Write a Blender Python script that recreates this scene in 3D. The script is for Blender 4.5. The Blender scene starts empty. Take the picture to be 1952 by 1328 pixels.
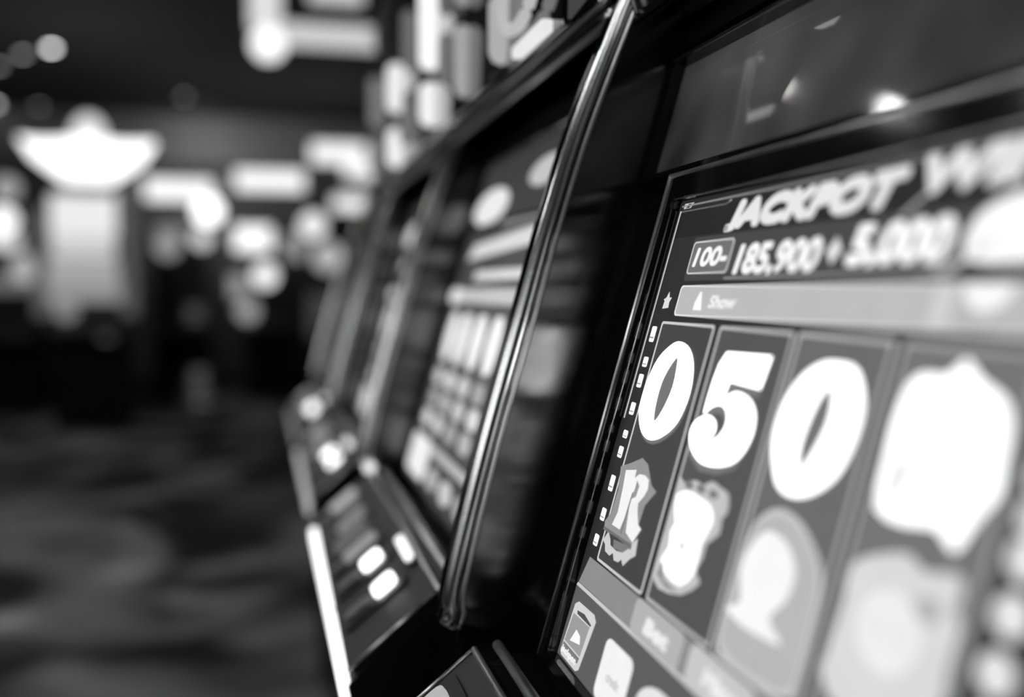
import bpy, bmesh, math, random
from mathutils import Vector, Matrix
SC = bpy.context.scene
COL = SC.collection
random.seed(7)

# ------------------------------------------------------------------ camera, world, exposure
EYE = 1.20                       # lens height above the carpet
YAW = math.atan(471 / math.hypot(1898, 111))
PITCH = math.atan(111 / 1898)
cd = bpy.data.cameras.new('camera')
cam = bpy.data.objects.new('camera', cd)
COL.objects.link(cam)
cd.sensor_width = 36.0
cd.lens = 1898 * 36 / 1952
cd.clip_start = 0.02
RIGHT = Vector((math.sin(YAW), math.cos(YAW), 0))
FWD = Vector((-math.cos(YAW) * math.cos(PITCH), math.sin(YAW) * math.cos(PITCH), -math.sin(PITCH)))
UP = RIGHT.cross(FWD)
m3 = Matrix((RIGHT, UP, -FWD)).transposed()
cam.matrix_world = Matrix.Translation((0, 0, EYE)) @ m3.to_4x4()
cd.dof.use_dof = True
cd.dof.focus_distance = 0.712
cd.dof.aperture_fstop = 1.62
SC.camera = cam

world = bpy.data.worlds.new('hall_ambience')
SC.world = world
world.use_nodes = True
world.node_tree.nodes['Background'].inputs[0].default_value = (1, 1, 1, 1)
world.node_tree.nodes['Background'].inputs[1].default_value = 0.022
SC.view_settings.view_transform = 'Standard'
SC.view_settings.look = 'None'
SC.view_settings.exposure = 0.0
SC.view_settings.gamma = 1.0
SC.view_settings.use_curve_mapping = False


wl = bpy.data.lights.new('wall_fill_light', 'AREA')  # unseen fill light added to brighten the upper far wall
wl.shape = 'RECTANGLE'
wl.size, wl.size_y = 7.5, 0.15
wl.energy = 15
wo = bpy.data.objects.new('wall_fill_light', wl)
COL.objects.link(wo)
wo.location = (-11.9, -0.7, 3.24)
wo.rotation_euler = Vector((-1.0, 0, -0.25)).to_track_quat('-Z', 'X').to_euler()


def at(px, py, dist):
    """point on the sight line of photo pixel (1952x1328) at a distance along the row (-x)"""
    d = FWD * 1898 + RIGHT * (px - 976) + UP * (664 - py)
    k = dist / -d.x
    return Vector((d.x * k, d.y * k, d.z * k + EYE))


# ------------------------------------------------------------------ materials
MATS = {}


def noise_in(nt, scale, detail=3):
    tc = nt.nodes.new('ShaderNodeTexCoord')
    n = nt.nodes.new('ShaderNodeTexNoise')
    n.inputs['Scale'].default_value = scale
    n.inputs['Detail'].default_value = detail
    nt.links.new(tc.outputs['Object'], n.inputs['Vector'])
    return n


def surf(name, g, rough=0.4, metal=0.0, coat=0.0, var=0.1, scale=30, bump=0.0, ior=1.5, rvar=0.03):
    if name in MATS:
        return MATS[name]
    m = bpy.data.materials.new(name)
    m.use_nodes = True
    nt = m.node_tree
    b = nt.nodes['Principled BSDF']
    n = noise_in(nt, scale)
    r = nt.nodes.new('ShaderNodeMapRange')
    r.inputs['To Min'].default_value = g * (1 - var)
    r.inputs['To Max'].default_value = g * (1 + var)
    nt.links.new(n.outputs['Fac'], r.inputs['Value'])
    nt.links.new(r.outputs['Result'], b.inputs['Base Color'])
    q = nt.nodes.new('ShaderNodeMapRange')
    q.inputs['To Min'].default_value = max(0.02, rough - rvar)
    q.inputs['To Max'].default_value = rough + rvar
    nt.links.new(n.outputs['Fac'], q.inputs['Value'])
    nt.links.new(q.outputs['Result'], b.inputs['Roughness'])
    b.inputs['Metallic'].default_value = metal
    b.inputs['IOR'].default_value = ior
    b.inputs['Coat Weight'].default_value = coat
    b.inputs['Coat Roughness'].default_value = 0.05
    if bump:
        bp = nt.nodes.new('ShaderNodeBump')
        bp.inputs['Strength'].default_value = bump
        bp.inputs['Distance'].default_value = 0.002
        nt.links.new(n.outputs['Fac'], bp.inputs['Height'])
        nt.links.new(bp.outputs['Normal'], b.inputs['Normal'])
    MATS[name] = m
    return m


def lit(g, var=0.06, scale=60):
    """a self-luminous face (lamp, backlit sign, screen pixels) of one brightness"""
    name = 'lit_%.3f' % g
    if name in MATS:
        return MATS[name]
    m = bpy.data.materials.new(name)
    m.use_nodes = True
    nt = m.node_tree
    b = nt.nodes['Principled BSDF']
    b.inputs['Base Color'].default_value = (0.02, 0.02, 0.02, 1)
    b.inputs['Roughness'].default_value = 0.35
    b.inputs['IOR'].default_value = 1.2
    b.inputs['Emission Color'].default_value = (1, 1, 1, 1)
    n = noise_in(nt, scale, 2)
    r = nt.nodes.new('ShaderNodeMapRange')
    r.inputs['To Min'].default_value = g * (1 - var)
    r.inputs['To Max'].default_value = g * (1 + var)
    nt.links.new(n.outputs['Fac'], r.inputs['Value'])
    nt.links.new(r.outputs['Result'], b.inputs['Emission Strength'])
    MATS[name] = m
    return m


GLOSS = surf('gloss_black', 0.004, 0.06, coat=0.6, var=0.4, scale=18, rvar=0.02)
CHEEK = surf('scuffed_gloss_black', 0.006, 0.13, coat=0.0, ior=2.3, var=0.4, scale=40, rvar=0.05)
SATIN = surf('satin_black', 0.008, 0.38, var=0.3, scale=50, bump=0.05)
DECK = surf('graphite_deck', 0.030, 0.42, var=0.2, scale=300, bump=0.08)
BRUSH = surf('brushed_chrome', 0.85, 0.30, metal=1.0, var=0.08, scale=90, rvar=0.06)
FRAME = surf('frame_black', 0.004, 0.11, var=0.3, scale=60)
CHROME = surf('chrome', 0.9, 0.20, metal=1.0, var=0.05, scale=25, rvar=0.04)
GLASS = surf('dark_glass_painted_sheen', 0.02, 0.05, coat=0.8, var=0.25, scale=6, rvar=0.02)
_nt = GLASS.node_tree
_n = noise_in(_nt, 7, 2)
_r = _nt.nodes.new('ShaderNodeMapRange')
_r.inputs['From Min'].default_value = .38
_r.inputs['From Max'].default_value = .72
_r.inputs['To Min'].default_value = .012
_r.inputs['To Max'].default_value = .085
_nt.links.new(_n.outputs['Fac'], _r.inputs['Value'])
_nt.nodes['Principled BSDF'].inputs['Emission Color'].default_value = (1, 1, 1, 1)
_nt.links.new(_r.outputs['Result'], _nt.nodes['Principled BSDF'].inputs['Emission Strength'])   # cloudy room reflections painted in as a dim uneven glow
_nt = CHEEK.node_tree
_t = _nt.nodes.new('ShaderNodeTangent')
_t.direction_type = 'RADIAL'
_t.axis = 'Z'
_b = _nt.nodes['Principled BSDF']
_b.inputs['Anisotropic'].default_value = .95
_nt.links.new(_t.outputs['Tangent'], _b.inputs['Tangent'])
DIMKEY = surf('translucent_key', 0.22, 0.3, var=0.2, scale=120)


# ------------------------------------------------------------------ object helpers
def link(name, mesh, parent=None, loc=None):
    o = bpy.data.objects.new(name, mesh)
    COL.objects.link(o)
    if parent is not None:
        o.parent = parent
    if loc is not None:
        o.location = loc
    return o


def thing(name, loc, label, cat, group=None):
    o = link(name, None, None, loc)
    tag(o, label, cat, group)
    return o


def tag(o, label, cat, group=None):
    o['label'] = label
    o['category'] = cat
    if group:
        o['group'] = group
    return o


def mesh_from(bm, mat, name, smooth=False):
    me = bpy.data.meshes.new(name)
    bmesh.ops.recalc_face_normals(bm, faces=bm.faces)
    if smooth:
        for f in bm.faces:
            f.smooth = True
    bm.to_mesh(me)
    bm.free()
    me.materials.append(mat)
    return me


def kids(o):
    return [c for c in bpy.data.objects if c.parent == o]


def copy_tree(o, parent=None):
    c = o.copy()
    COL.objects.link(c)
    c.parent = parent
    for k in kids(o):
        copy_tree(k, c)
    return c


def bm_box(bm, x0, x1, y0, y1, z0, z1, bev=0.0):
    r = bmesh.ops.create_cube(bm, size=1)
    for v in r['verts']:
        v.co = Vector((x0 + (v.co.x + .5) * (x1 - x0), y0 + (v.co.y + .5) * (y1 - y0), z0 + (v.co.z + .5) * (z1 - z0)))
    if bev:
        es = list({e for v in r['verts'] for e in v.link_edges})
        bmesh.ops.bevel(bm, geom=es, offset=bev, segments=2, affect='EDGES', profile=0.6)


def bm_prism(bm, prof, x0, x1, bev=0.0):
    """(y, z) outline swept along x"""
    a = [bm.verts.new((x0, y, z)) for y, z in prof]
    b = [bm.verts.new((x1, y, z)) for y, z in prof]
    n = len(prof)
    fs = [bm.faces.new(a), bm.faces.new(list(reversed(b)))]
    for i in range(n):
        j = (i + 1) % n
        fs.append(bm.faces.new((a[i], b[i], b[j], a[j])))
    if bev:
        es = list({e for f in fs for e in f.edges})
        bmesh.ops.bevel(bm, geom=es, offset=bev, segments=2, affect='EDGES', profile=0.6)


def bm_tube(bm, pts, r, seg=10):
    rings = []
    for i, p in enumerate(pts):
        p = Vector(p)
        t = (Vector(pts[min(i + 1, len(pts) - 1)]) - Vector(pts[max(i - 1, 0)])).normalized()
        ref = Vector((1, 0, 0)) if abs(t.x) < 0.9 else Vector((0, 0, 1))
        u = t.cross(ref).normalized()
        w = t.cross(u)
        rings.append([bm.verts.new(p + (u * math.cos(2 * math.pi * k / seg) + w * math.sin(2 * math.pi * k / seg)) * r)
                      for k in range(seg)])
    for a, b in zip(rings, rings[1:]):
        for k in range(seg):
            bm.faces.new((a[k], a[(k + 1) % seg], b[(k + 1) % seg], b[k]))
    bm.faces.new(rings[0])
    bm.faces.new(list(reversed(rings[-1])))


def bm_lathe(bm, prof, c, axis='z', seg=20):
    """(radius, height) outline turned about an axis through c"""
    rings = []
    for r, h in prof:
        ring = []
        for k in range(seg):
            a = 2 * math.pi * k / seg
            p = (r * math.cos(a), r * math.sin(a), h)
            if axis == 'x':
                p = (h, p[0], p[1])
            ring.append(bm.verts.new(Vector(c) + Vector(p)))
        rings.append(ring)
    for a, b in zip(rings, rings[1:]):
        for k in range(seg):
            bm.faces.new((a[k], a[(k + 1) % seg], b[(k + 1) % seg], b[k]))
    bm.faces.new(rings[0])
    bm.faces.new(list(reversed(rings[-1])))


def smooth_path(pts, n=6):
    out = []
    P = [pts[0]] + list(pts) + [pts[-1]]
    for i in range(1, len(P) - 2):
        for k in range(n):
            t = k / n
            q = []
            for d in range(len(P[i])):
                p0, p1, p2, p3 = P[i - 1][d], P[i][d], P[i + 1][d], P[i + 2][d]
                q.append(.5 * (2 * p1 + (p2 - p0) * t + (2 * p0 - 5 * p1 + 4 * p2 - p3) * t * t + (3 * p1 - p0 - 3 * p2 + p3) * t ** 3))
            out.append(tuple(q))
    out.append(tuple(pts[-1]))
    return out


def smooth_loop(pts, n=5):
    out = []
    m = len(pts)
    for i in range(m):
        p0, p1, p2, p3 = pts[i - 1], pts[i], pts[(i + 1) % m], pts[(i + 2) % m]
        for k in range(n):
            t = k / n
            out.append(tuple(.5 * (2 * p1[d] + (p2[d] - p0[d]) * t + (2 * p0[d] - 5 * p1[d] + 4 * p2[d] - p3[d]) * t * t
                                   + (3 * p1[d] - p0[d] - 3 * p2[d] + p3[d]) * t ** 3) for d in (0, 1)))
    return out


# ------------------------------------------------------------------ the leaning face of a slot machine
# D = distance to the left of the lens in reel widths, v = height along the leaning face in reel widths
W = 0.0833
LEAN = math.radians(16)
EV = Vector((0, math.sin(LEAN), math.cos(LEAN)))
NV = Vector((0, -math.cos(LEAN), math.sin(LEAN)))
P0 = Vector((0, 0.4157 * 8 * W, EYE - 0.0327 * 8 * W))
PITCHX = 9 * W                    # spacing of the machines
ORG = Vector((-5.0 * W, 0.45, 0))  # base centre of the nearest machine


def fp(D, v, off=0.0):
    p = P0 + EV * (v * W) + NV * off - ORG
    p.x = -D * W - ORG.x
    return p


def shape_mesh(loops, mat, off, th, name, to=fp):
    """outline loops in (D, v), holes allowed, raised th from off"""
    cu = bpy.data.curves.new(name, 'CURVE')
    cu.dimensions = '2D'
    cu.fill_mode = 'BOTH'
    cu.extrude = 0.5
    for lp in loops:
        s = cu.splines.new('POLY')
        s.points.add(len(lp) - 1)
        for p, (D, v) in zip(s.points, lp):
            p.co = (-D, v, 0, 1)
        s.use_cyclic_u = True
    return curve_to_face(cu, mat, off, th, name, to)


def curve_to_face(cu, mat, off, th, name, to, fn=None):
    o = bpy.data.objects.new(name, cu)
    COL.objects.link(o)
    dg = bpy.context.evaluated_depsgraph_get()
    me = bpy.data.meshes.new_from_object(o.evaluated_get(dg))
    bpy.data.objects.remove(o)
    bpy.data.curves.remove(cu)
    if fn:
        fn(me)
    zs = [v.co.z for v in me.vertices] or [0]
    zm, zr = min(zs), max(max(zs) - min(zs), 1e-9)
    for v in me.vertices:
        v.co = to(-v.co.x, v.co.y, off + th * (v.co.z - zm) / zr)
    me.name = name
    me.materials.clear()
    me.materials.append(mat)
    return me


def text_mesh(body, D0, D1, v0, v1, mat, off, th, name, bold=0.0, shear=0.0, to=fp, skew=0.0, grow=0.0):
    """flat lettering fitted between D0..D1 and v0..v1; bold = stroke thickening in reel widths"""
    cu = bpy.data.curves.new(name, 'FONT')
    cu.body = body
    cu.shear = shear
    cu.resolution_u = 4
    o = bpy.data.objects.new(name, cu)
    COL.objects.link(o)
    dg = bpy.context.evaluated_depsgraph_get()
    me = bpy.data.meshes.new_from_object(o.evaluated_get(dg))
    bpy.data.objects.remove(o)
    bpy.data.curves.remove(cu)
    xs = [v.co.x for v in me.vertices]
    for v in me.vertices:          # seat letters with tails on the baseline
        if v.co.y < 0 and not body.islower():
            v.co.y *= .3
    ys = [v.co.y for v in me.vertices]
    x0, x1, y0, y1 = min(xs), max(xs), (min(ys) if body.islower() else 0.0), max(ys)
    bx, by = bold * 1.15, bold
    base = []
    for v in me.vertices:
        fx, fy = (v.co.x - x0) / (x1 - x0), (v.co.y - y0) / (y1 - y0)
        base.append((D0 - bx - (D0 - D1 - 2 * bx) * fx, v0 + by + (v1 - v0 - 2 * by) * fy * (1 + grow * fx) + skew * fx))
    polys = [tuple(p.vertices) for p in me.polygons]
    bpy.data.meshes.remove(me)
    vs, fs = [], []
    steps = 10 if bold else 1
    for k in range(steps):
        a = 2 * math.pi * k / steps
        dx, dy = (bx * math.cos(a), by * math.sin(a)) if bold else (0, 0)
        n = len(vs)
        vs += [to(D + dx, v + dy, off + th * (1 + .02 * k)) for D, v in base]
        fs += [tuple(n + q for q in p) for p in polys]
    me = bpy.data.meshes.new(name)
    me.from_pydata([tuple(p) for p in vs], [], fs)
    me.materials.append(mat)
    return me


def rrect(D0, D1, v0, v1, r=0.05, n=4, rd=None):
    """rounded rectangle loop; D0 > D1 is left to right"""
    rd = rd if rd is not None else r
    out = []
    for cx, cy, a0 in ((D1 + rd, v1 - r, 0), (D0 - rd, v1 - r, 90), (D0 - rd, v0 + r, 180), (D1 + rd, v0 + r, 270)):
        for k in range(n + 1):
            a = math.radians(a0 + 90 * k / n)
            out.append((cx - rd * math.cos(a), cy + r * math.sin(a)))
    return out


def ell(D, v, a, b, n=28):
    return [(D + a * math.cos(2 * math.pi * k / n), v + b * math.sin(2 * math.pi * k / n)) for k in range(n)]


def frame_loops(D0, D1, v0, v1, wd, r=0.03):
    return [rrect(D0, D1, v0, v1, r), rrect(D0 - wd, D1 + wd, v0 + wd, v1 - wd, max(r - wd * .5, .005))]


def part(name, me, parent, label=None):
    o = link(name, me, parent)
    if label:
        o['label'] = label
    return o


def face(name, loops, mat, off, th, parent, label=None):
    return part(name, shape_mesh(loops, mat, off, th, name), parent, label)


# ------------------------------------------------------------------ the hall
def struct(name, bm, mat):
    o = link(name, mesh_from(bm, mat, name))
    o['kind'] = 'structure'
    return o


def carpet():
    m = bpy.data.materials.new('patterned_carpet')
    m.use_nodes = True
    nt = m.node_tree
    b = nt.nodes['Principled BSDF']
    b.inputs['Roughness'].default_value = 0.95
    tc = nt.nodes.new('ShaderNodeTexCoord')
    n1 = nt.nodes.new('ShaderNodeTexNoise')
    n1.inputs['Scale'].default_value = 0.95
    n1.inputs['Detail'].default_value = 1.5
    n1.inputs['Distortion'].default_value = 1.2
    v1 = nt.nodes.new('ShaderNodeTexVoronoi')
    v1.inputs['Scale'].default_value = 2.1
    n2 = nt.nodes.new('ShaderNodeTexNoise')
    n2.inputs['Scale'].default_value = 220
    for n in (n1, v1, n2):
        nt.links.new(tc.outputs['Object'], n.inputs['Vector'])
    cr = nt.nodes.new('ShaderNodeValToRGB')
    cr.color_ramp.elements[0].position = 0.44
    cr.color_ramp.elements[0].color = (0.025, 0.025, 0.025, 1)
    cr.color_ramp.elements[1].position = 0.62
    cr.color_ramp.elements[1].color = (0.62, 0.62, 0.62, 1)
    nt.links.new(n1.outputs['Fac'], cr.inputs['Fac'])
    c2 = nt.nodes.new('ShaderNodeValToRGB')
    c2.color_ramp.elements[0].position = 0.12
    c2.color_ramp.elements[0].color = (1, 1, 1, 1)
    c2.color_ramp.elements[1].position = 0.35
    c2.color_ramp.elements[1].color = (0.5, 0.5, 0.5, 1)
    nt.links.new(v1.outputs['Distance'], c2.inputs['Fac'])
    mx = nt.nodes.new('ShaderNodeMix')
    mx.data_type = 'RGBA'
    mx.blend_type = 'MULTIPLY'
    mx.inputs[0].default_value = 1
    nt.links.new(cr.outputs['Color'], mx.inputs[6])
    nt.links.new(c2.outputs['Color'], mx.inputs[7])
    nt.links.new(mx.outputs[2], b.inputs['Base Color'])
    bp = nt.nodes.new('ShaderNodeBump')
    bp.inputs['Strength'].default_value = 0.5
    bp.inputs['Distance'].default_value = 0.004
    nt.links.new(n2.outputs['Fac'], bp.inputs['Height'])
    nt.links.new(bp.outputs['Normal'], b.inputs['Normal'])
    return m


HX0, HX1, HY0, HY1, HZ = -12.7, 2.6, -5.0, 3.6, 3.3
bm = bmesh.new(); bm_box(bm, HX0, HX1, HY0, HY1, -0.1, 0); struct('floor', bm, carpet())
CEIL = surf('dark_ceiling_paint', 0.05, 0.8, var=0.2, scale=3, bump=0.1)
WALL = surf('grey_wall_paint', 0.34, 0.8, var=0.08, scale=4, bump=0.1)
DWALL = surf('dark_wall_paint', 0.06, 0.7, var=0.1, scale=4)
bm = bmesh.new(); bm_box(bm, HX0, HX1, HY0, HY1, HZ, HZ + .1); struct('ceiling', bm, CEIL)
bm = bmesh.new(); bm_box(bm, HX0 - .1, HX0, HY0, HY1, 0, HZ); struct('wall_far', bm, surf('mid_wall_paint', 0.16, 0.8, var=0.1, scale=4))
bm = bmesh.new(); bm_box(bm, HX0, HX0 + .12, HY0, HY1, 2.72, 3.28); struct('trim_1', bm, WALL)
bm = bmesh.new(); bm_box(bm, HX1, HX1 + .1, HY0, HY1, 0, HZ); struct('wall_back', bm, DWALL)
bm = bmesh.new(); bm_box(bm, HX0, HX1, HY0 - .1, HY0, 0, HZ); struct('wall_left', bm, DWALL)
bm = bmesh.new(); bm_box(bm, HX0, HX1, HY1, HY1 + .1, 0, HZ); struct('wall_right', bm, DWALL)
bm = bmesh.new(); bm_box(bm, HX0, HX0 + .02, HY0, HY1, 0, .12); struct('baseboard_far', bm, SATIN)


# ------------------------------------------------------------------ slot machine cabinet (nearest machine's frame)
def yz(y, z):
    return (y - ORG.y, z + EYE)


def X(D):
    return -D * W - ORG.x


TRIM = [(0.315, 0.290), (0.300, 0.250), (0.285, 0.213), (0.253, 0.131), (0.229, 0.057), (0.207, -0.020),
        (0.182, -0.106), (0.165, -0.170), (0.148, -0.240), (0.1475, -0.258)]
TRIM_S = smooth_path(TRIM, 5)
DECK_REAR, DECK_FRONT = (0.155, -0.276), (0.070, -0.345)


def face_yz(v, off):
    p = P0 + EV * (v * W) + NV * off
    return (p.y, p.z - EYE)


def make_cabinet():
    root = thing('slot_machine', ORG, 'x', 'slot machine', 'row of slot machines along the aisle')
    # body behind the face, the belly and plinth
    prof = [face_yz(3.2, -.02), face_yz(-3.35, -.02), (0.165, -0.300), (0.165, -0.48), (0.15, -0.52), (0.15, -1.08), (0.20, -1.12), (0.20, -1.2),
            (0.76, -1.2), (0.76, 0.30)]
    bm = bmesh.new()
    bm_prism(bm, [yz(*p) for p in prof], X(9.28), X(0.72), 0.003)
    part('cabinet_body', mesh_from(bm, SATIN, 'cabinet_body'), root)
    prof = [(0.20, -0.292), (0.163, -0.286), (DECK_REAR[0], DECK_REAR[1] - .003), (DECK_FRONT[0], DECK_FRONT[1] - .003), (0.066, -0.352),
            (0.070, -0.372), (0.095, -0.41), (0.16, -0.47), (0.20, -0.47)]
    bm = bmesh.new()
    bm_prism(bm, [yz(*p) for p in prof], X(8.74), X(1.53), 0.002)
    part('deck_housing', mesh_from(bm, SATIN, 'deck_housing'), root)
    # side panels with their chrome edge
    side = list(TRIM_S) + [(0.146, -0.268), (0.152, -0.30), (0.152, -0.48), (0.14, -0.52), (0.14, -1.2), (0.77, -1.2), (0.77, 0.29)]
    bars = list(TRIM_S) + [(0.1465, -0.266), (0.1435, -0.272)]
    for D0, D1, dt in ((9.50, 9.28, 9.40), (0.72, 0.50, 0.60)):
        bm = bmesh.new()
        bm_prism(bm, [yz(*p) for p in side], X(D0), X(D1))
        part('side_panel', mesh_from(bm, CHEEK, 'side_panel'), root)
        bm = bmesh.new()
        bm_tube(bm, [(X(dt), *yz(y - .003, z)) for y, z in bars], 0.0078, 12)
        if dt > 5:
            part('edge_trim', mesh_from(bm, CHROME, 'edge_trim', True), root, 'bright chrome edge trim')
            bm = bmesh.new()
            bm_tube(bm, [(X(9.29), *yz(y + .004, z)) for y, z in bars], 0.0024, 8)
            part('edge_trim', mesh_from(bm, BRUSH, 'edge_trim', True), root, 'thin grey inner edge trim')
        else:
            part('edge_trim', mesh_from(bm, FRAME, 'edge_trim', True), root, 'gloss black edge trim')
    # face panels
    face('face_panel', [rrect(9.27, 0.73, -3.32, 1.40, .03)], GLOSS, -.018, .016, root)
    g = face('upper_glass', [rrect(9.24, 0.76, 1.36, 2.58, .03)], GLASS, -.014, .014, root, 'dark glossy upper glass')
    face('glass_frame', [rrect(9.27, 0.73, 1.33, 2.66, .03), rrect(9.17, 0.83, 1.38, 2.53, .03)], GLOSS, 0.0, .010, root)
    bm = bmesh.new()
    bm_tube(bm, [fp(9.16, 2.545, .011), fp(0.84, 2.545, .011)], .0016, 8)
    part('glass_bead', mesh_from(bm, CHROME, 'glass_bead', True), root, 'thin chrome bead')
    face('header_panel', [rrect(9.27, 0.73, 2.68, 3.10, .02)], SATIN, -.02, .022, root)
    # button deck, its chrome rails and light strip
    ry, rz = DECK_REAR
    fy, fz = DECK_FRONT
    sl = Vector((0, fy - ry, fz - rz))
    nrm = Vector((0, sl.z, -sl.y)).normalized() if sl.z > 0 else Vector((0, sl.z, -sl.y)).normalized()
    if nrm.z < 0:
        nrm = -nrm

    def dp(D, t, h):
        p = Vector((X(D), ry - ORG.y, rz + EYE)) + sl * t + nrm * h
        return p

    def deck_shape(name, D0, D1, t0, t1, h, th, mat, parent, label=None, r=.08):
        me = shape_mesh([rrect(D0, D1, t0, t1, min(r, abs(t1 - t0) * .45), 3, min(r, abs(D0 - D1) * .45))], mat, h, th, name, dp)
        return part(name, me, parent, label)

    deck = deck_shape('button_deck', 8.70, 1.57, 0.01, 0.98, 0.0, .006, DECK, root, None, .03)
    for nm, t, h, r in (('deck_rail', 0.01, .006, .0026), ('deck_rail', -0.13, -.004, .0042)):
        bm = bmesh.new()
        bm_tube(bm, [dp(8.72, t, h), dp(1.55, t, h)], r, 10)
        part(nm, mesh_from(bm, BRUSH, nm, True), root, 'chrome rail along the button deck')
    for D in (8.71, 1.56):
        bm = bmesh.new()
        bm_tube(bm, [dp(D, .01, .007), dp(D, .99, .007)], .0017, 8)
        part('deck_rail', mesh_from(bm, BRUSH, 'deck_rail', True), root, 'thin chrome rail at the deck side')
    for D0, D1 in ((8.74, 4.13), (4.03, 1.55)):
        bm = bmesh.new()
        bm_box(bm, X(D0), X(D1), fy - .010 - ORG.y, fy + .001 - ORG.y, fz - .020 + EYE, fz - .004 + EYE, .003)
        part('light_strip', mesh_from(bm, lit(2.2), 'light_strip'), root, 'white lit strip on the deck front')
    spec = [(8.25, .30, .70, .45), (7.45, .30, .62, .12), (6.65, .30, .70, .22), (5.85, .35, .8, .12), (5.05, .3, .72, .28), (4.1, .33, .56, 3.2), (2.9, .30, .54, 2.6)]  # first cap's glow stands in for the side rail's chrome highlight
    for D, t0, t1, e in spec:
        hs = deck_shape('button_housing', D + .34, D - .34, t0 - .10, .93, .006, .003, SATIN, root)
        deck_shape('button_cap', D + .20, D - .20, t0, t1, .009, .005, lit(e), hs, 'lit button cap' if e > 1 else None)
        deck_shape('button_cap', D + .14, D - .14, t1 + .05, .88, .009, .003, DIMKEY, hs, 'unlit grey button cap')
    slot = deck_shape('bill_slot', 4.2, 2.9, .03, .16, .006, .004, SATIN, root)
    deck_shape('slot_light', 4.1, 3.0, .05, .14, .010, .002, lit(1.6), slot)
    return root


def make_marquee(root, cols, bar, back=0.0):
    prof = [(0.300, 0.248), (0.262, 0.248), (0.250, 0.218), (0.240, 0.218), (0.250, 0.62), (0.62, 0.62), (0.62, 0.248)]
    bm = bmesh.new()
    bm_prism(bm, [yz(p[0] + back, p[1]) for p in prof], X(9.45), X(0.55), .004)
    mq = part('marquee', mesh_from(bm, GLOSS, 'marquee'), root)
    for y, z, r in ((0.285, 0.229, .0065), (0.276, 0.240, .0045)):
        bm = bmesh.new()
        bm_tube(bm, [(X(9.45), *yz(y + back, z)), (X(0.55), *yz(y + back, z))], r, 10)
        part('marquee_rail', mesh_from(bm, BRUSH, 'marquee_rail', True), root, 'chrome rail under the marquee')
    for D, rr, lamps in cols:
        for z0, z1, e in lamps:
            bm = bmesh.new()
            pr = [(.001, 0), (rr * .7, .004), (rr, .012), (rr, z1 - z0 - .012), (rr * .7, z1 - z0 - .004), (.001, z1 - z0)]
            bm_lathe(bm, pr, (X(D), 0.236 + back - ORG.y, EYE + z0), 'z', 12)
            part('marquee_lamp', mesh_from(bm, lit(e), 'marquee_lamp', True), mq)
    bm = bmesh.new()
    bm_box(bm, X(2.2), X(0.9), 0.230 + back - ORG.y, 0.241 + back - ORG.y, EYE + .2185, EYE + .230, .003)
    part('marquee_light_bar', mesh_from(bm, lit(bar), 'marquee_light_bar'), mq)
    bm = bmesh.new()
    c = Vector((X(2.0), .232 + back - ORG.y, EYE + .275))
    bm_tube(bm, [c + Vector((.06 * math.cos(a), 0, math.sin(a) * .03)) for a in [2 * math.pi * k / 24 for k in range(25)]], .006, 8)
    part('marquee_ring', mesh_from(bm, lit(bar * .6), 'marquee_ring', True), mq, 'lit oval ring')


DG = lambda D: [(D, -.14), (D - .2, -.17), (D - .34, -.35), (D - .36, -.6), (D - .28, -.88), (D - .05, -1.0), (D + .18, -.96), (D + .34, -.7), (D + .34, -.42), (D + .22, -.2)]


def make_simple_display(root):
    """game screen of a machine further along, its layout as large bright fields"""
    d = face('game_display', [rrect(8.85, 1.6, -3.12, 2.5, .05)], lit(.06), .0, .004, root)
    o, t = .004, .0015
    face('sky_panel', [rrect(8.8, 1.7, 1.25, 2.45, .08)], lit(.045), o, t * .5, d)
    face('logo_disc', [ell(7.6, 1.72, 1.25, .32)], lit(.85), o, t, d)
    face('logo_arc', [ell(4.4, 2.0, .9, .22)], lit(.55), o, t, d)
    face('logo_bar', [rrect(6.3, 2.5, 1.30, 1.40, .04)], lit(.35), o, t, d)
    face('banner', [[(8.3, .80), (8.0, 1.06), (3.9, 1.20), (3.9, .92)]], lit(.7), o, t, d)
    face('banner', [rrect(7.3, 3.4, .42, .58, .07)], lit(.7), o, t, d)
    face('score_bar', [rrect(8.3, 3.4, .04, .28, .08)], lit(.55), o, t, d)
    face('score_lamp', [ell(8.85 - .35, .15, .42, .15)], lit(.85), o + t, t, d)
    for k in range(4):
        D = 8.0 - 1.1 * k
        face('reel', [rrect(D + .5, D - .5, -3.0 + .75, -.05, .04)], lit(.10), o, t * .4, d)
        face('reel_digit', [smooth_loop(DG(D), 3)], lit(1.0), o + t * .5, t, d)
        for j in range(3):
            face('reel_symbol', [ell(D + .05 * (-1) ** j, -1.28 - .37 * j, .34, .155)], lit((.62, .40, .75, .5, .66)[(k * 2 + j) % 5]), o + t * .5, t, d)
    face('help_panel', [rrect(8.75, 7.05, -3.02, -2.35, .10, 4, .25)], lit(.9), o, t, d)
    face('help_panel', [rrect(6.9, 3.2, -2.50, -2.36, .05)], lit(.5), o, t, d)
    for k in range(3):
        face('bet_key', [ell(6.3 - 1.15 * k, -2.82, .42, .17)], lit((.45, .6, .4)[k]), o, t, d)
    return d


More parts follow.
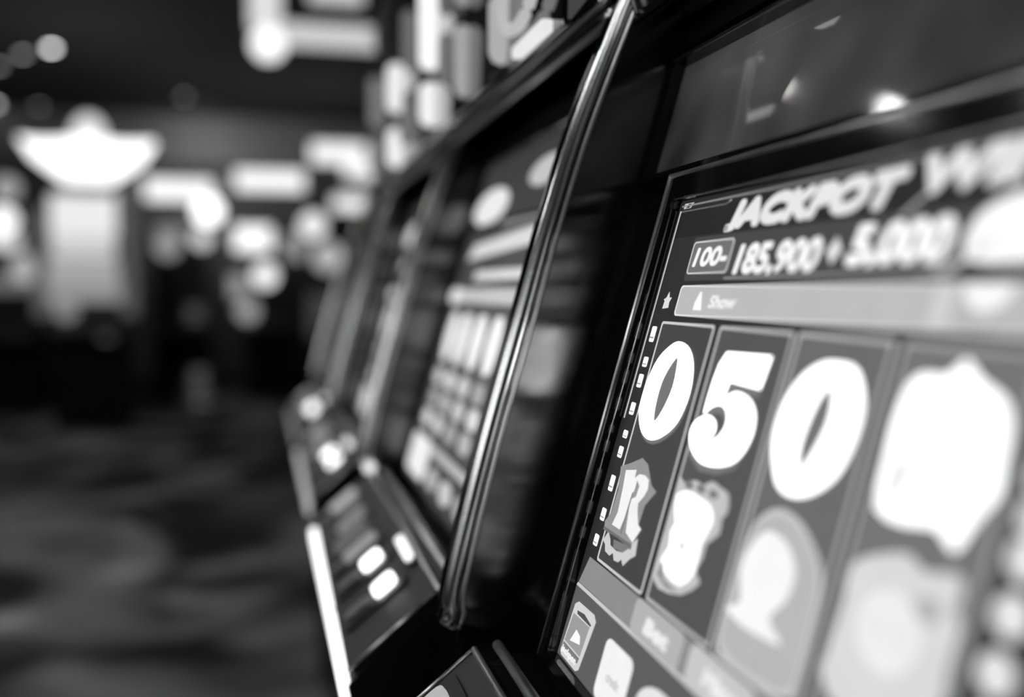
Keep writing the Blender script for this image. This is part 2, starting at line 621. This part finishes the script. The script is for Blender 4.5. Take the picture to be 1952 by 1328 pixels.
# ------------------------------------------------------------------ nearest machine's screen, all in (D, v)
HOLE0 = [(7.42,-.30),(7.36,-.5),(7.40,-.67),(7.49,-.81),(7.56,-.84),(7.61,-.72),(7.61,-.52),(7.52,-.36)]
OUT0 = [(7.48,-.17),(7.27,-.21),(7.11,-.34),(7.04,-.56),(7.12,-.8),(7.34,-.95),(7.57,-1.0),(7.78,-.94),(7.92,-.78),(7.92,-.55),(7.82,-.34),(7.65,-.22)]
FIVE = [(6.6,-.2),(5.95,-.19),(5.99,-.42),(6.44,-.41),(6.46,-.52),(6.30,-.47),(6.09,-.5),(5.96,-.6),(5.94,-.76),(6.05,-.92),(6.27,-1.0),(6.54,-1.02),(6.75,-.95),(6.84,-.85),(6.81,-.75),(6.65,-.68),(6.51,-.70),(6.46,-.77),(6.50,-.85),(6.38,-.80),(6.32,-.71),(6.35,-.63),(6.43,-.59),(6.53,-.59),(6.62,-.62),(6.71,-.65)]
OUT3 = [(5.18,-.17),(4.99,-.19),(4.87,-.3),(4.81,-.44),(4.82,-.64),(4.9,-.82),(5.07,-.95),(5.27,-1.01),(5.46,-.98),(5.59,-.85),(5.67,-.68),(5.65,-.47),(5.53,-.29),(5.35,-.19)]
HOLE3 = [(5.18,-.34),(5.14,-.48),(5.16,-.62),(5.23,-.8),(5.27,-.82),(5.30,-.71),(5.29,-.57),(5.25,-.41)]
RLET = [(7.84,-1.31),(7.63,-1.27),(7.62,-1.34),(7.54,-1.29),(7.43,-1.28),(7.34,-1.3),(7.31,-1.37),(7.34,-1.43),(7.42,-1.51),(7.39,-1.57),(7.31,-1.66),(7.23,-1.68),(7.32,-1.81),(7.50,-1.77),(7.57,-1.56),(7.64,-1.78),(7.82,-1.78),(7.77,-1.66),(7.8,-1.47)]
RHOLE = [(7.56,-1.34),(7.48,-1.38),(7.49,-1.47),(7.60,-1.52),(7.56,-1.42)]
RBADGE = [(7.98,-1.3),(7.79,-1.24),(7.58,-1.16),(7.44,-1.19),(7.27,-1.33),(7.15,-1.36),(7.29,-1.5),(7.32,-1.83),(7.98,-1.83),(8.0,-1.79),(7.91,-1.69),(7.9,-1.49)]
RFRINGE = [(7.93,-1.94),(7.86,-1.85),(7.78,-1.90),(7.75,-1.94),(7.60,-1.95),(7.46,-1.93),(7.25,-1.76),(7.21,-1.89),(7.3,-1.94),(7.39,-2.02),(7.45,-1.98),(7.5,-2.02),(7.59,-2.03),(7.65,-1.98),(7.71,-2.02),(7.82,-2.01),(7.86,-1.96)]
CREST = [(6.8,-1.29),(6.83,-1.16),(6.73,-1.2),(6.55,-1.15),(6.41,-1.16),(6.3,-1.11),(6.16,-1.13),(6.03,-1.15),(5.98,-1.26),(6.03,-1.32),(6.01,-1.42),(6.14,-1.52),(6.14,-1.62),(6.19,-1.73),(6.09,-1.78),(6.31,-1.93),(6.67,-1.99),(6.82,-1.92),(6.82,-1.88),(6.82,-1.82),(6.82,-1.73),(6.79,-1.59),(6.81,-1.44)]
CRESTIN = [(6.78,-1.3),(6.6,-1.24),(6.42,-1.25),(6.23,-1.27),(6.13,-1.37),(6.21,-1.54),(6.19,-1.73),(6.35,-1.88),(6.63,-1.86),(6.75,-1.79),(6.68,-1.68),(6.72,-1.57),(6.68,-1.5),(6.74,-1.43)]
BELL = [(5.66,-1.93),(5.68,-1.67),(5.64,-1.35),(5.55,-1.19),(5.36,-1.1),(5.11,-1.13),(4.86,-1.27),(4.76,-1.4),(4.74,-1.65),(4.74,-1.9),(4.78,-2.05),(5.15,-2.1),(5.6,-2.08)]
BELLIN = [(5.60,-1.57),(5.58,-1.42),(5.44,-1.26),(5.2,-1.27),(5.03,-1.4),(5.04,-1.57),(5.16,-1.72),(4.98,-1.81),(5.17,-1.84),(5.45,-1.85),(5.66,-1.81),(5.52,-1.73)]
CROWN = [(4.49,-.91),(4.53,-.64),(4.54,-.45),(4.5,-.24),(4.39,-.17),(4.22,-.17),(4.11,-.08),(3.98,-.17),(3.80,-.24),(3.72,-.36),(3.70,-.52),(3.68,-.67),(3.74,-.76),(3.79,-.86),(3.86,-.98),(4.01,-.9),(4.23,-.94)]
FLOWER = [(4.56,-1.71),(4.54,-1.41),(4.55,-1.22),(4.34,-1.11),(4.14,-1.06),(4.01,-1.11),(3.78,-1.06),(3.74,-1.16),(3.76,-1.21),(3.70,-1.27),(3.70,-1.47),(3.70,-1.67),(3.92,-1.84),(4.35,-1.92),(4.56,-1.82)]
PHONE = [(8.15,-2.57),(8.08,-2.53),(7.68,-2.52),(7.61,-2.56),(7.70,-3.0),(7.76,-3.03),(8.16,-3.03),(8.20,-3.0)]


def make_main_display(root):
    # raised frame, chrome edge lines
    H = .010
    face('display_frame', [rrect(8.44, 2.6, -3.16, 1.30, .04), rrect(8.27, 2.75, -3.06, 1.08, .03)], FRAME, -.002, H + .002, root)
    for nm, pts, r, off in (('frame_edge', [(8.44, -3.15), (8.44, 1.30), (2.6, 1.30)], .0019, H),
                            ('frame_edge', [(8.275, -3.05), (8.275, 1.08), (2.75, 1.08)], .0007, H * .8)):
        bm = bmesh.new()
        for a, b in zip(pts, pts[1:]):
            bm_tube(bm, [fp(a[0], a[1], off), fp(b[0], b[1], off)], r, 8)
        part(nm, mesh_from(bm, BRUSH, nm, True), root, 'thin bright chrome edge line')
    d = face('game_display', [rrect(8.27, 2.75, -3.06, 1.08, .02)], lit(.022), -.002, .004, root)
    o = .002
    e = .0003
    L = lambda n, loops, g, lay=1, label=None: face(n, loops, lit(g), o + (lay - 1) * e, e * .9, d, label)
    # head of the screen
    L('head_line', [[(8.22, 1.02), (8.22, 1.035), (3.0, 1.055), (3.0, 1.03)]], .22)
    L('outline', [[(8.23, -.9), (8.23, .985), (7.32, .985), (7.25, 1.01), (7.25, .992), (7.31, .970), (8.212, .970), (8.212, -.9)]], .62)
    L('corner_icon', [[(8.17, 1.0), (8.17, 1.05), (7.98, 1.05), (8.03, 1.0)], [(8.13, 1.006), (8.05, 1.006), (8.02, 1.043), (8.13, 1.043)]], .45)
    L('corner_icon', [[(8.16, 1.008), (8.16, 1.042), (8.10, 1.042), (8.11, 1.02)]], .8)
    L('banner_panel', [rrect(7.75, 2.9, .345, .72, .03)], .055)
    L('banner_panel', [rrect(8.20, 2.9, .74, 1.0, .02)], .012)
    part('jackpot_lettering', text_mesh('JACKPOT', 7.24, 4.97, .75, .99, lit(.80), o + e, e, 'jackpot_lettering', .031, .25, grow=.10), d)
    part('jackpot_lettering', text_mesh('WINS', 4.86, 3.5, .80, 1.05, lit(.80), o + e, e, 'jackpot_lettering', .03, .15), d)
    L('count_box', [rrect(7.72, 6.98, .40, .68, .03, 4, .05)], .16, 2)
    L('count_box', frame_loops(7.72, 6.98, .40, .68, .013, .04), .60, 3)
    part('count_lettering', text_mesh('100-', 7.64, 7.03, .46, .625, lit(.95), o + 2 * e, e, 'count_lettering', .011, .12), d)
    part('prize_lettering', text_mesh('185,900', 6.88, 5.70, .385, .625, lit(.95), o + e, e, 'prize_lettering', .016, .12), d)
    L('prize_bullet', [[(5.64, .52), (5.555, .61), (5.47, .52), (5.555, .43)]], .75, 2)
    part('prize_lettering', text_mesh('5,000', 5.40, 4.45, .41, .68, lit(1.0), o + e, e, 'prize_lettering', .024, .12), d)
    L('banner_line', [[(7.0, .352), (7.0, .366), (4.5, .375), (4.5, .358)]], .30, 2)
    L('slash_mark', [[(4.98, .70), (4.93, .70), (4.72, .83), (4.77, .83)]], .40, 2)
    L('slash_mark', [[(4.55, .34), (4.45, .34), (4.05, .55), (4.12, .55)]], .55, 2)
    L('slash_mark', [[(4.66, .34), (4.62, .34), (4.22, .55), (4.25, .55)]], .35, 2)
    L('prize_badge', [smooth_loop([(4.30, .42), (4.34, .62), (4.14, .74), (3.75, .76), (3.35, .66), (3.3, .44), (3.8, .40)], 4)], 1.0, 2)
    # menu bar
    L('menu_bar', [rrect(7.75, 2.9, .045, .305, .03)], .50)
    L('menu_bar', frame_loops(7.75, 2.9, .045, .305, .012, .04), .85, 2)
    L('menu_icon', [[(7.40, .10), (7.40, .16), (7.345, .25), (7.32, .25), (7.25, .10)]], 1.0, 2)
    part('menu_lettering', text_mesh('Show', 7.14, 6.68, .12, .225, lit(.9), o + e, e, 'menu_lettering', .006, .2), d)
    L('menu_divider', [[(4.48, .05), (4.48, .30), (4.33, .30), (4.33, .05)]], .64, 2)
    L('trophy_icon', [smooth_loop([(4.25, .29), (3.94, .29), (3.97, .20), (4.05, .16), (4.13, .16), (4.22, .20)], 3)], .95, 2)
    L('trophy_icon', [ell(4.09, .10, .09, .06)], .38, 2)
    L('trophy_icon', [ell(4.09, .115, .06, .045)], .55, 3)
    # indicator lamps beside the reels
    L('star_icon', [[(8.04, .10), (8.03, .17), (8.06, .18), (8.01, .20), (7.98, .25), (7.95, .20), (7.90, .20), (7.93, .16), (7.92, .11)]], .75)
    for v, hh in ((-.13, .07), (-.38, .045), (-.55, .06), (-.80, .055), (-1.03, .035), (-1.19, .05), (-1.47, .07), (-1.75, .055), (-1.98, .05)):
        i = L('indicator_light', [rrect(8.14, 8.04, v - hh, v + hh, .012, 2, .02)], 1.1)
        L('indicator_mark', [rrect(8.13, 8.05, v - hh * .55, v - hh * .35, .004, 1)], .35, 2)
    for v in (-.55, -.72, -.90, -1.14, -1.39, -1.64, -1.9):
        L('indicator_light', [ell(3.44, v, .11, .095, 18)], .80)
    # reels
    D0 = 7.95
    reels = []
    for k, (a, b, g) in enumerate(((7.95, 6.92, .055), (6.83, 5.75, .085), (5.70, 4.69, .14), (4.62, 3.62, .17))):  # brighter towards the right: lens bloom haze put into the reel glow
        r = L('reel', [rrect(a, b, -2.12, -.01, .03)], g)
        reels.append(r)
        L('reel_border', frame_loops(a, b, -2.12, -.01, .028 if k else .022, .03), (.62, .48, .50, .42)[k], 2)
    S = lambda k, n, loops, g, lay=2, label=None: L(n, loops, g, lay, label)
    S(0, 'digit_shadow', [[(D - .03, v - .03) for D, v in smooth_loop(OUT0, 4)]], .17, 2)
    S(0, 'reel_digit', [smooth_loop(OUT0, 4), smooth_loop(HOLE0, 4)], 4.5, 3, 'white digit 0')
    S(1, 'digit_shadow', [[(D - .0, v - .06) for D, v in FIVE]], .19, 2)
    S(1, 'reel_digit', [FIVE[:4] + smooth_loop(FIVE, 4)[16:]], 2.8, 3, 'white digit 5')
    S(2, 'digit_shadow', [[(D, v - .035) for D, v in smooth_loop(OUT3, 4)]], .17, 2)
    S(2, 'reel_digit', [smooth_loop(OUT3, 4), smooth_loop([(5.22 + (D - 5.22) * 1.35, -.58 + (v + .58) * 1.06) for D, v in HOLE3], 4)], 2.0, 3, 'white digit 0')
    S(0, 'letter_badge', [RBADGE], .30, 2)
    S(0, 'letter_badge', [RLET, RHOLE], .90, 3, 'white letter R')
    S(0, 'letter_badge', [[(7.98, -1.83), (7.32, -1.83), (7.32, -1.87), (7.6, -1.85), (7.98, -1.86)]], .16, 3)
    S(0, 'letter_badge', [[(7.60, -1.80), (7.575, -1.45), (7.56, -1.45), (7.57, -1.80)]], .22, 4)
    S(0, 'badge_fringe', [RFRINGE], .62, 2)
    S(0, 'badge_fringe', [[(7.70, -1.88), (7.66, -1.94), (7.46, -1.93), (7.33, -1.85)]], .20, 3)
    S(1, 'crest_symbol', [smooth_loop(CREST, 2)], .55, 2)
    S(1, 'crest_symbol', [smooth_loop(CRESTIN, 2)], 1.35, 3)
    for D, v in ((6.62, -1.20), (6.42, -1.19), (6.22, -1.19)):
        S(1, 'crest_symbol', [ell(D, v, .07, .03, 12)], .20, 4)
    S(1, 'crest_symbol', [ell(6.47, -1.62, .05, .03, 12)], .75, 4)
    S(1, 'crest_symbol', [[(6.75, -1.90), (6.70, -1.80), (6.62, -1.90), (6.35, -1.93), (6.55, -1.95)]], .30, 4)
    S(2, 'bell_symbol', [smooth_loop(BELL, 3)], .62, 2)
    S(2, 'bell_symbol', [smooth_loop([(D * .93 + 5.2 * .07, v * .93 - 1.6 * .07) for D, v in BELL], 3)], .48, 3)
    S(2, 'bell_symbol', [smooth_loop(BELLIN, 3)], .95, 4)
    S(3, 'crown_symbol', [smooth_loop(CROWN, 2)], 1.5, 2)
    S(3, 'crown_symbol', [ell(4.12, -.62, .25, .12)], 1.0, 3)
    S(3, 'crown_symbol', [[(4.45, -.60), (4.30, -.70), (4.35, -.85), (4.44, -.80)]], .8, 3)
    S(3, 'flower_symbol', [smooth_loop(FLOWER, 2)], .70, 2)
    S(3, 'flower_symbol', [ell(4.15, -1.45, .25, .2)], .85, 3)
    S(3, 'flower_symbol', [ell(3.92, -1.27, .10, .06)], .45, 3)
    # foot of the screen
    L('foot_band', [[(8.22, -2.39), (8.12, -2.14), (2.9, -2.14), (2.9, -2.37)]], .27)
    L('foot_line', [[(8.24, -2.425), (8.22, -2.395), (2.9, -2.37), (2.9, -2.41)]], .60, 2)
    L('foot_panel', [[(8.26, -3.05), (8.24, -2.43), (2.9, -2.42), (2.9, -3.05)]], .11)
    for D, g in ((6.5, .46), (5.5, .58), (4.5, .62)):
        t = L('bet_key', [rrect(D + .46, D - .42, -2.40, -2.135, .06, 4, .08)], g, 3)
    part('key_lettering', text_mesh('Bet', 6.72, 6.28, -2.34, -2.21, lit(.85), o + 3 * e, e, 'key_lettering', .014, .1), d)
    part('key_lettering', text_mesh('Max', 5.72, 5.26, -2.34, -2.21, lit(.85), o + 3 * e, e, 'key_lettering', .014, .1), d)
    L('card_icon', [PHONE], .66, 2)
    L('card_icon', [[(8.12, -2.645), (7.70, -2.635), (7.74, -2.90), (8.16, -2.90)]], .34, 3)
    L('card_icon', [[(7.95, -2.74), (7.84, -2.76), (7.80, -2.82), (8.03, -2.86)], ], 1.0, 4)
    L('card_icon', [[(8.05, -2.60), (7.88, -2.58), (7.68, -2.61), (7.69, -2.625), (8.03, -2.625)]], .08, 3)
    L('card_icon', [[(8.17, -2.915), (7.74, -2.915), (7.755, -2.965), (8.18, -2.965)]], .20, 3)
    part('card_lettering', text_mesh('jackpot', 8.17, 7.78, -3.01, -2.93, lit(.9), o + 3 * e, e, 'card_lettering', .005, .1), d)
    L('card_icon', [rrect(7.30, 6.72, -3.04, -2.565, .07, 4, .09)], .90, 2)
    part('card_lettering', text_mesh('credit', 7.12, 6.86, -2.86, -2.78, lit(.55), o + 2 * e, e, 'card_lettering', .004, .1), d)
    L('card_icon', [ell(6.15, -2.78, .40, .20)], .80, 2)
    L('card_icon', [rrect(5.5, 4.9, -3.04, -2.58, .07, 4, .09)], .80, 2)
    L('card_icon', [rrect(4.6, 4.0, -3.04, -2.58, .07, 4, .09)], .80, 2)
    return d


near = make_cabinet()
near['label'] = 'nearest black slot machine, its large screen showing 0 5 0 under JACKPOT'
row = []
for i in range(1, 4):
    c = copy_tree(near)
    c.location.x = ORG.x - PITCHX * i
    row.append(c)
COLS = [(8.3, .017, ((.235, .30, .9), (.315, .46, 1.05), (.48, .56, .7))), (6.8, .010, ((.27, .34, .16), (.36, .5, .12))),
        (5.4, .011, ((.232, .32, .36), (.34, .45, .28), (.47, .55, .3))), (3.0, .013, ((.228, .30, .42), (.32, .5, .6)))]
COLS2 = [(8.3, .012, ((.25, .33, .2), (.352, .46, .2))), (3.9, .017, ((.222, .295, .95), (.32, .41, .9))), (1.9, .012, ((.25, .33, .12), (.36, .46, .15)))]
make_marquee(near, COLS, .8, .052)
make_main_display(near)
make_simple_display(row[0])
make_marquee(row[0], COLS, .8)
make_marquee(row[1], COLS2, .3)
for c in row[1:]:
    for k in kids(row[0]):
        if k.name.startswith('game_display'):
            copy_tree(k, c)
for c in row[1:]:
    for k in kids(c):
        if k.name.startswith('light_strip'):
            k.data = k.data.copy()
            k.data.materials[0] = lit(.55 if c is row[1] else .25)
bm = bmesh.new()  # highlight on the chrome trim end, built as a small glowing disc
bm_lathe(bm, [(.001, -.004), (.007, -.003), (.0085, 0), (.007, .003), (.001, .004)], (X(9.05), *yz(.150, -.268)), 'x', 14)
part('painted_glint', mesh_from(bm, lit(1.3), 'painted_glint', True), row[0], 'small round chrome highlight painted as a glowing disc at the deck corner')
row[0]['label'] = 'second slot machine from the front, its lit button deck fully in view'
row[1]['label'] = 'third slot machine along, a narrow slice of screen between two chrome edges'
row[2]['label'] = 'last slot machine of the row, dark, without a lamp marquee on top'


# ------------------------------------------------------------------ machines and signs far back in the hall
def bg_machine(px, dist, label, top, screens, base_top=0.72, wd=.56):
    """upright machine across the hall facing +x; screens: (kind, px, py, half w px, half h px, brightness)"""
    c = at(px, 553, dist)
    root = thing('upright_slot_machine', (c.x, c.y, 0), label, 'slot machine', 'slot machines across the hall')
    bm = bmesh.new(); bm_box(bm, -.62, .02, -wd / 2, wd / 2, 0, base_top, .02)
    part('base', mesh_from(bm, surf('matte_black', 0.008, 0.75, ior=1.3), 'base'), root)
    bm = bmesh.new(); bm_prism(bm, [(.0, 0), (.62, 0), (.62, top - base_top), (.06, top - base_top)], -wd / 2, wd / 2, .015)
    bmesh.ops.rotate(bm, verts=bm.verts, cent=(0, 0, 0), matrix=Matrix.Rotation(math.pi / 2, 3, 'Z'))
    bmesh.ops.translate(bm, verts=bm.verts, vec=(0, 0, base_top))
    part('upright_cabinet', mesh_from(bm, SATIN, 'upright_cabinet'), root)
    bm = bmesh.new(); bm_prism(bm, [(-.22, -.08), (0, -.14), (.02, .06), (-.20, -.02)], -wd / 2, wd / 2, .008)
    bmesh.ops.rotate(bm, verts=bm.verts, cent=(0, 0, 0), matrix=Matrix.Rotation(math.pi / 2, 3, 'Z'))
    bmesh.ops.translate(bm, verts=bm.verts, vec=(0, 0, base_top + .12))
    part('button_shelf', mesh_from(bm, DECK, 'button_shelf'), root)
    s = dist / .97 / 1898
    for kind, sx, sy, hw, hh, g in screens:
        p = at(sx, sy, dist)
        y, z = p.y - c.y, p.z
        w2, h2 = hw * s, hh * s
        bm = bmesh.new()
        if kind == 'disc':
            bm_lathe(bm, [(w2 * .7, -.03), (w2, -.02), (w2, .02), (w2 * .8, .045), (.002, .05)], (.05, y, z), 'x', 24)
            nm = 'round_lamp'
        elif kind == 'dome':
            bm_lathe(bm, [(w2, -h2), (w2, -h2 * .4), (w2 * .8, h2 * .4), (w2 * .4, h2 * .9), (.002, h2)], (-.1, y, z), 'z', 20)
            nm = 'dome_lamp'
        elif kind == 'crown':
            prof = [(y - w2 * .35, z - h2), (y + w2 * .35, z - h2), (y + w2 * .8, z), (y + w2, z + h2 * .9), (y + w2 * .55, z + h2 * .75),
                    (y, z + h2 * 1.0), (y - w2 * .55, z + h2 * .75), (y - w2, z + h2 * .9), (y - w2 * .8, z)]
            bm_prism(bm, prof, -.12, .08, .012)
            nm = 'crown_sign'
        elif kind == 'sign':
            bm_box(bm, -.12, .08, y - w2, y + w2, z - h2, z + h2, .015)
            nm = 'topper_sign'
        else:
            bm_box(bm, -.01, .06, y - w2, y + w2, z - h2, z + h2, .01)
            nm = 'screen'
        part(nm, mesh_from(bm, lit(g), nm, kind in ('disc', 'dome')), root)
    return root


bg_machine(168, 9.2, 'tall machine under a glowing white crown sign, lit dome on top', 2.2,
           [('crown', 168, 305, 108, 38, 1.8), ('dome', 165, 240, 28, 22, .9), ('screen', 160, 410, 52, 34, .85), ('screen', 160, 470, 50, 20, .62),
            ('screen', 160, 515, 55, 16, .42), ('screen', 160, 555, 60, 18, .30), ('screen', 80, 500, 12, 92, .10), ('screen', 246, 500, 12, 92, .09), ('disc', 128, 590, 18, 18, .25), ('disc', 205, 628, 18, 18, .12)], .80, .58)  # tall narrow strips: lit grey cabinet sides built as dim glowing panels
bg_machine(342, 11.2, 'upright machine below the wide lit sign nearest the crown sign', 1.85,
           [('sign', 342, 362, 56, 17, 1.15), ('disc', 397, 402, 24, 24, 2.2), ('disc', 385, 455, 16, 16, .9), ('disc', 320, 470, 20, 20, .35), ('screen', 330, 440, 30, 10, .2), ('screen', 372, 610, 12, 26, .07)])
bg_machine(515, 11.5, 'upright machine with a pear-shaped grey lamp below its two white screens', 1.90,
           [('sign', 514, 344, 60, 16, 1.15), ('screen', 482, 455, 32, 22, 1.3), ('disc', 505, 525, 20, 20, 1.3), ('disc', 472, 592, 18, 18, .42), ('screen', 455, 545, 14, 20, .36)])
bg_machine(655, 11.2, 'upright machine with two stacked lit signs beside the near row', 2.1,
           [('sign', 645, 292, 48, 16, 1.1), ('sign', 690, 325, 30, 14, 1.0), ('sign', 672, 388, 34, 12, 1.1), ('disc', 596, 430, 22, 26, 1.1), ('disc', 625, 490, 26, 26, .5), ('screen', 560, 470, 18, 22, .3),
            ('screen', 615, 600, 26, 40, .05)])
bg_machine(8, 10.2, 'upright machine cut by the left edge of the view, bright round lamp', 1.85,
           [('disc', 8, 420, 22, 30, 1.4), ('disc', 15, 360, 20, 20, .4), ('screen', 8, 460, 24, 14, .8), ('disc', 52, 512, 24, 24, .45), ('screen', 10, 540, 40, 14, .15)])
bg_machine(-190, 10.0, 'unseen upright machine added for reflections, left of the crown-topped one, beyond the view', 1.9,  # out of view, added to give the glossy surfaces something to reflect
           [('sign', -190, 330, 70, 22, 1.2), ('screen', -190, 420, 50, 36, .9), ('disc', -190, 520, 20, 20, .6)])

# unseen bank across the aisle, added so the chrome has lights to reflect
for k, (x, g) in enumerate(((-3.6, 3.0), (-2.5, 4.0), (-1.4, 2.6), (-.3, 4.0), (.8, 3.4))):
    t = bg_machine(0, 9.0, ('unseen machine added for reflections across the aisle, farthest of five facing the near row', 'unseen machine added for reflections across the aisle, fourth of five facing the near row',
                            'unseen machine added for reflections across the aisle, middle of five facing the near row', 'unseen machine added for reflections across the aisle, second of five facing the near row',
                            'unseen machine added for reflections across the aisle, nearest of five facing the near row')[k], 1.95,
                   [('sign', 0, 400, 54, 14, g), ('screen', 0, 480, 50, 42, g * .8), ('disc', 0, 580, 20, 20, g * .6)])
    t.location = (x, -2.2, 0)
    t.rotation_euler = (0, 0, math.pi / 2)
    t['group'] = 'unseen machines added for reflections across the aisle'

# hanging sign above the aisle
p = at(640, 70, 6.0)
hs = thing('hanging_sign', (p.x, p.y, HZ), 'large white lit sign hanging from the ceiling over the machine row', 'sign')
s6 = 6.0 / .97 / 1898


def hang(name, cx, cy, hw, hh, g, shape='box', dx=0.0):
    q = at(cx, cy, 6.0) - Vector((p.x, p.y, HZ))
    bm = bmesh.new()
    if shape == 'box':
        bm_box(bm, -.06 + dx, .03 + dx, q.y - hw * s6, q.y + hw * s6, q.z - hh * s6, q.z + hh * s6, .02)
    else:
        r = hw * s6
        bm_lathe(bm, [(.002, -r), (r * .5, -r * .87), (r * .87, -r * .5), (r, 0), (r * .87, r * .5), (r * .5, r * .87), (.002, r)], (dx, q.y, q.z), 'z', 20)
    return part(name, mesh_from(bm, lit(g), name, shape != 'box'), hs)


hang('sign_board', 655, 70, 125, 20, .62)
hang('sign_board', 505, 10, 28, 40, .75)
hang('globe_lamp', 511, 90, 30, 30, 1.3, 'ball', .08)
hang('sign_board', 745, 68, 40, 10, .35, dx=.06)
hang('sign_board', 640, -5, 48, 14, .62, dx=.06)
hang('globe_lamp', 754, -4, 14, 14, 1.0, 'ball', .08)
hang('globe_lamp', 806, 28, 12, 12, .9, 'ball', .08)
bm = bmesh.new()
for cx in (560, 720):
    q = at(cx, 0, 6.0) - Vector((p.x, p.y, HZ))
    bm_tube(bm, [(0, q.y, 0), (0, q.y, q.z)], .012, 8)
part('hanging_rod', mesh_from(bm, SATIN, 'hanging_rod'), hs)


# ceiling downlights
def downlight(x, y, r, g, label):
    t = thing('ceiling_downlight', (x, y, HZ), label, 'ceiling light', 'round ceiling downlights')
    bm = bmesh.new(); bm_lathe(bm, [(r * 1.05, 0), (r * 1.35, -.002), (r * 1.35, -.012), (r * 1.05, -.015)], (0, 0, 0), 'z', 20)
    part('trim_ring', mesh_from(bm, SATIN, 'trim_ring', True), t)
    bm = bmesh.new(); bm_lathe(bm, [(.002, -.03), (r * .6, -.026), (r * .95, -.014), (r, -.002)], (0, 0, 0), 'z', 18)
    part('lens', mesh_from(bm, lit(g), 'lens', True), t)


def on_ceiling(px, py):
    d = FWD * 1898 + RIGHT * (px - 976) + UP * (664 - py)
    k = (HZ - EYE) / d.z
    return d.x * k, d.y * k


for px, py, g, lab in ((98, 88, 9.0, 'brightest round downlight in the dark ceiling, upper left'),
                       (43, 100, 1.6, 'grey downlight just left of the brightest one'),
                       (-3, 122, 1.4, 'dim downlight cut by the left edge of the view, the higher of two'),
                       (-10, 196, 6.0, 'bright downlight cut by the left edge of the view, the lower of two'),
                       (74, 200, .8, 'faint downlight above and left of the crown sign dome'),
                       (351, 181, .9, 'lone faint downlight in the middle of the dark ceiling')):
    x, y = on_ceiling(px, py)
    downlight(x, y, .045, g, lab)
for x, y, r, g, lab in ((-4.65, -1.06, .05, 45, 'downlight over the aisle mirrored in the near upper glass, middle one'),
                        (-5.36, -1.15, .05, 25, 'downlight over the aisle mirrored in the near upper glass, far one'),
                        (-4.15, -1.45, .055, 30, 'downlight over the aisle mirrored in the near upper glass, near one')):
    downlight(x, y, r, g, lab)

# unseen ceiling troughs, added to fill the hall and shine in the chrome
for i, (x, y, lx, ly, g, lab) in enumerate(((-2.2, -1.7, 1.1, .10, 8.0, 'unseen fill trough added over the aisle, the far one'),
                                            (.2, -1.2, 1.0, .12, 7.0, 'unseen fill trough added over the aisle behind the lens'),
                                            (-5.0, -3.0, 1.0, .12, 14.0, 'unseen fill trough added nearest the left wall'))):
    t = thing('fill_trough', (x, y, HZ), lab, 'ceiling light')
    bm = bmesh.new(); bm_box(bm, -lx - .03, lx + .03, -ly - .03, ly + .03, -.05, 0, .01)
    part('housing', mesh_from(bm, SATIN, 'housing'), t)
    bm = bmesh.new(); bm_box(bm, -lx, lx, -ly, ly, -.056, -.04, .004)
    part('diffuser', mesh_from(bm, lit(g), 'diffuser'), t)
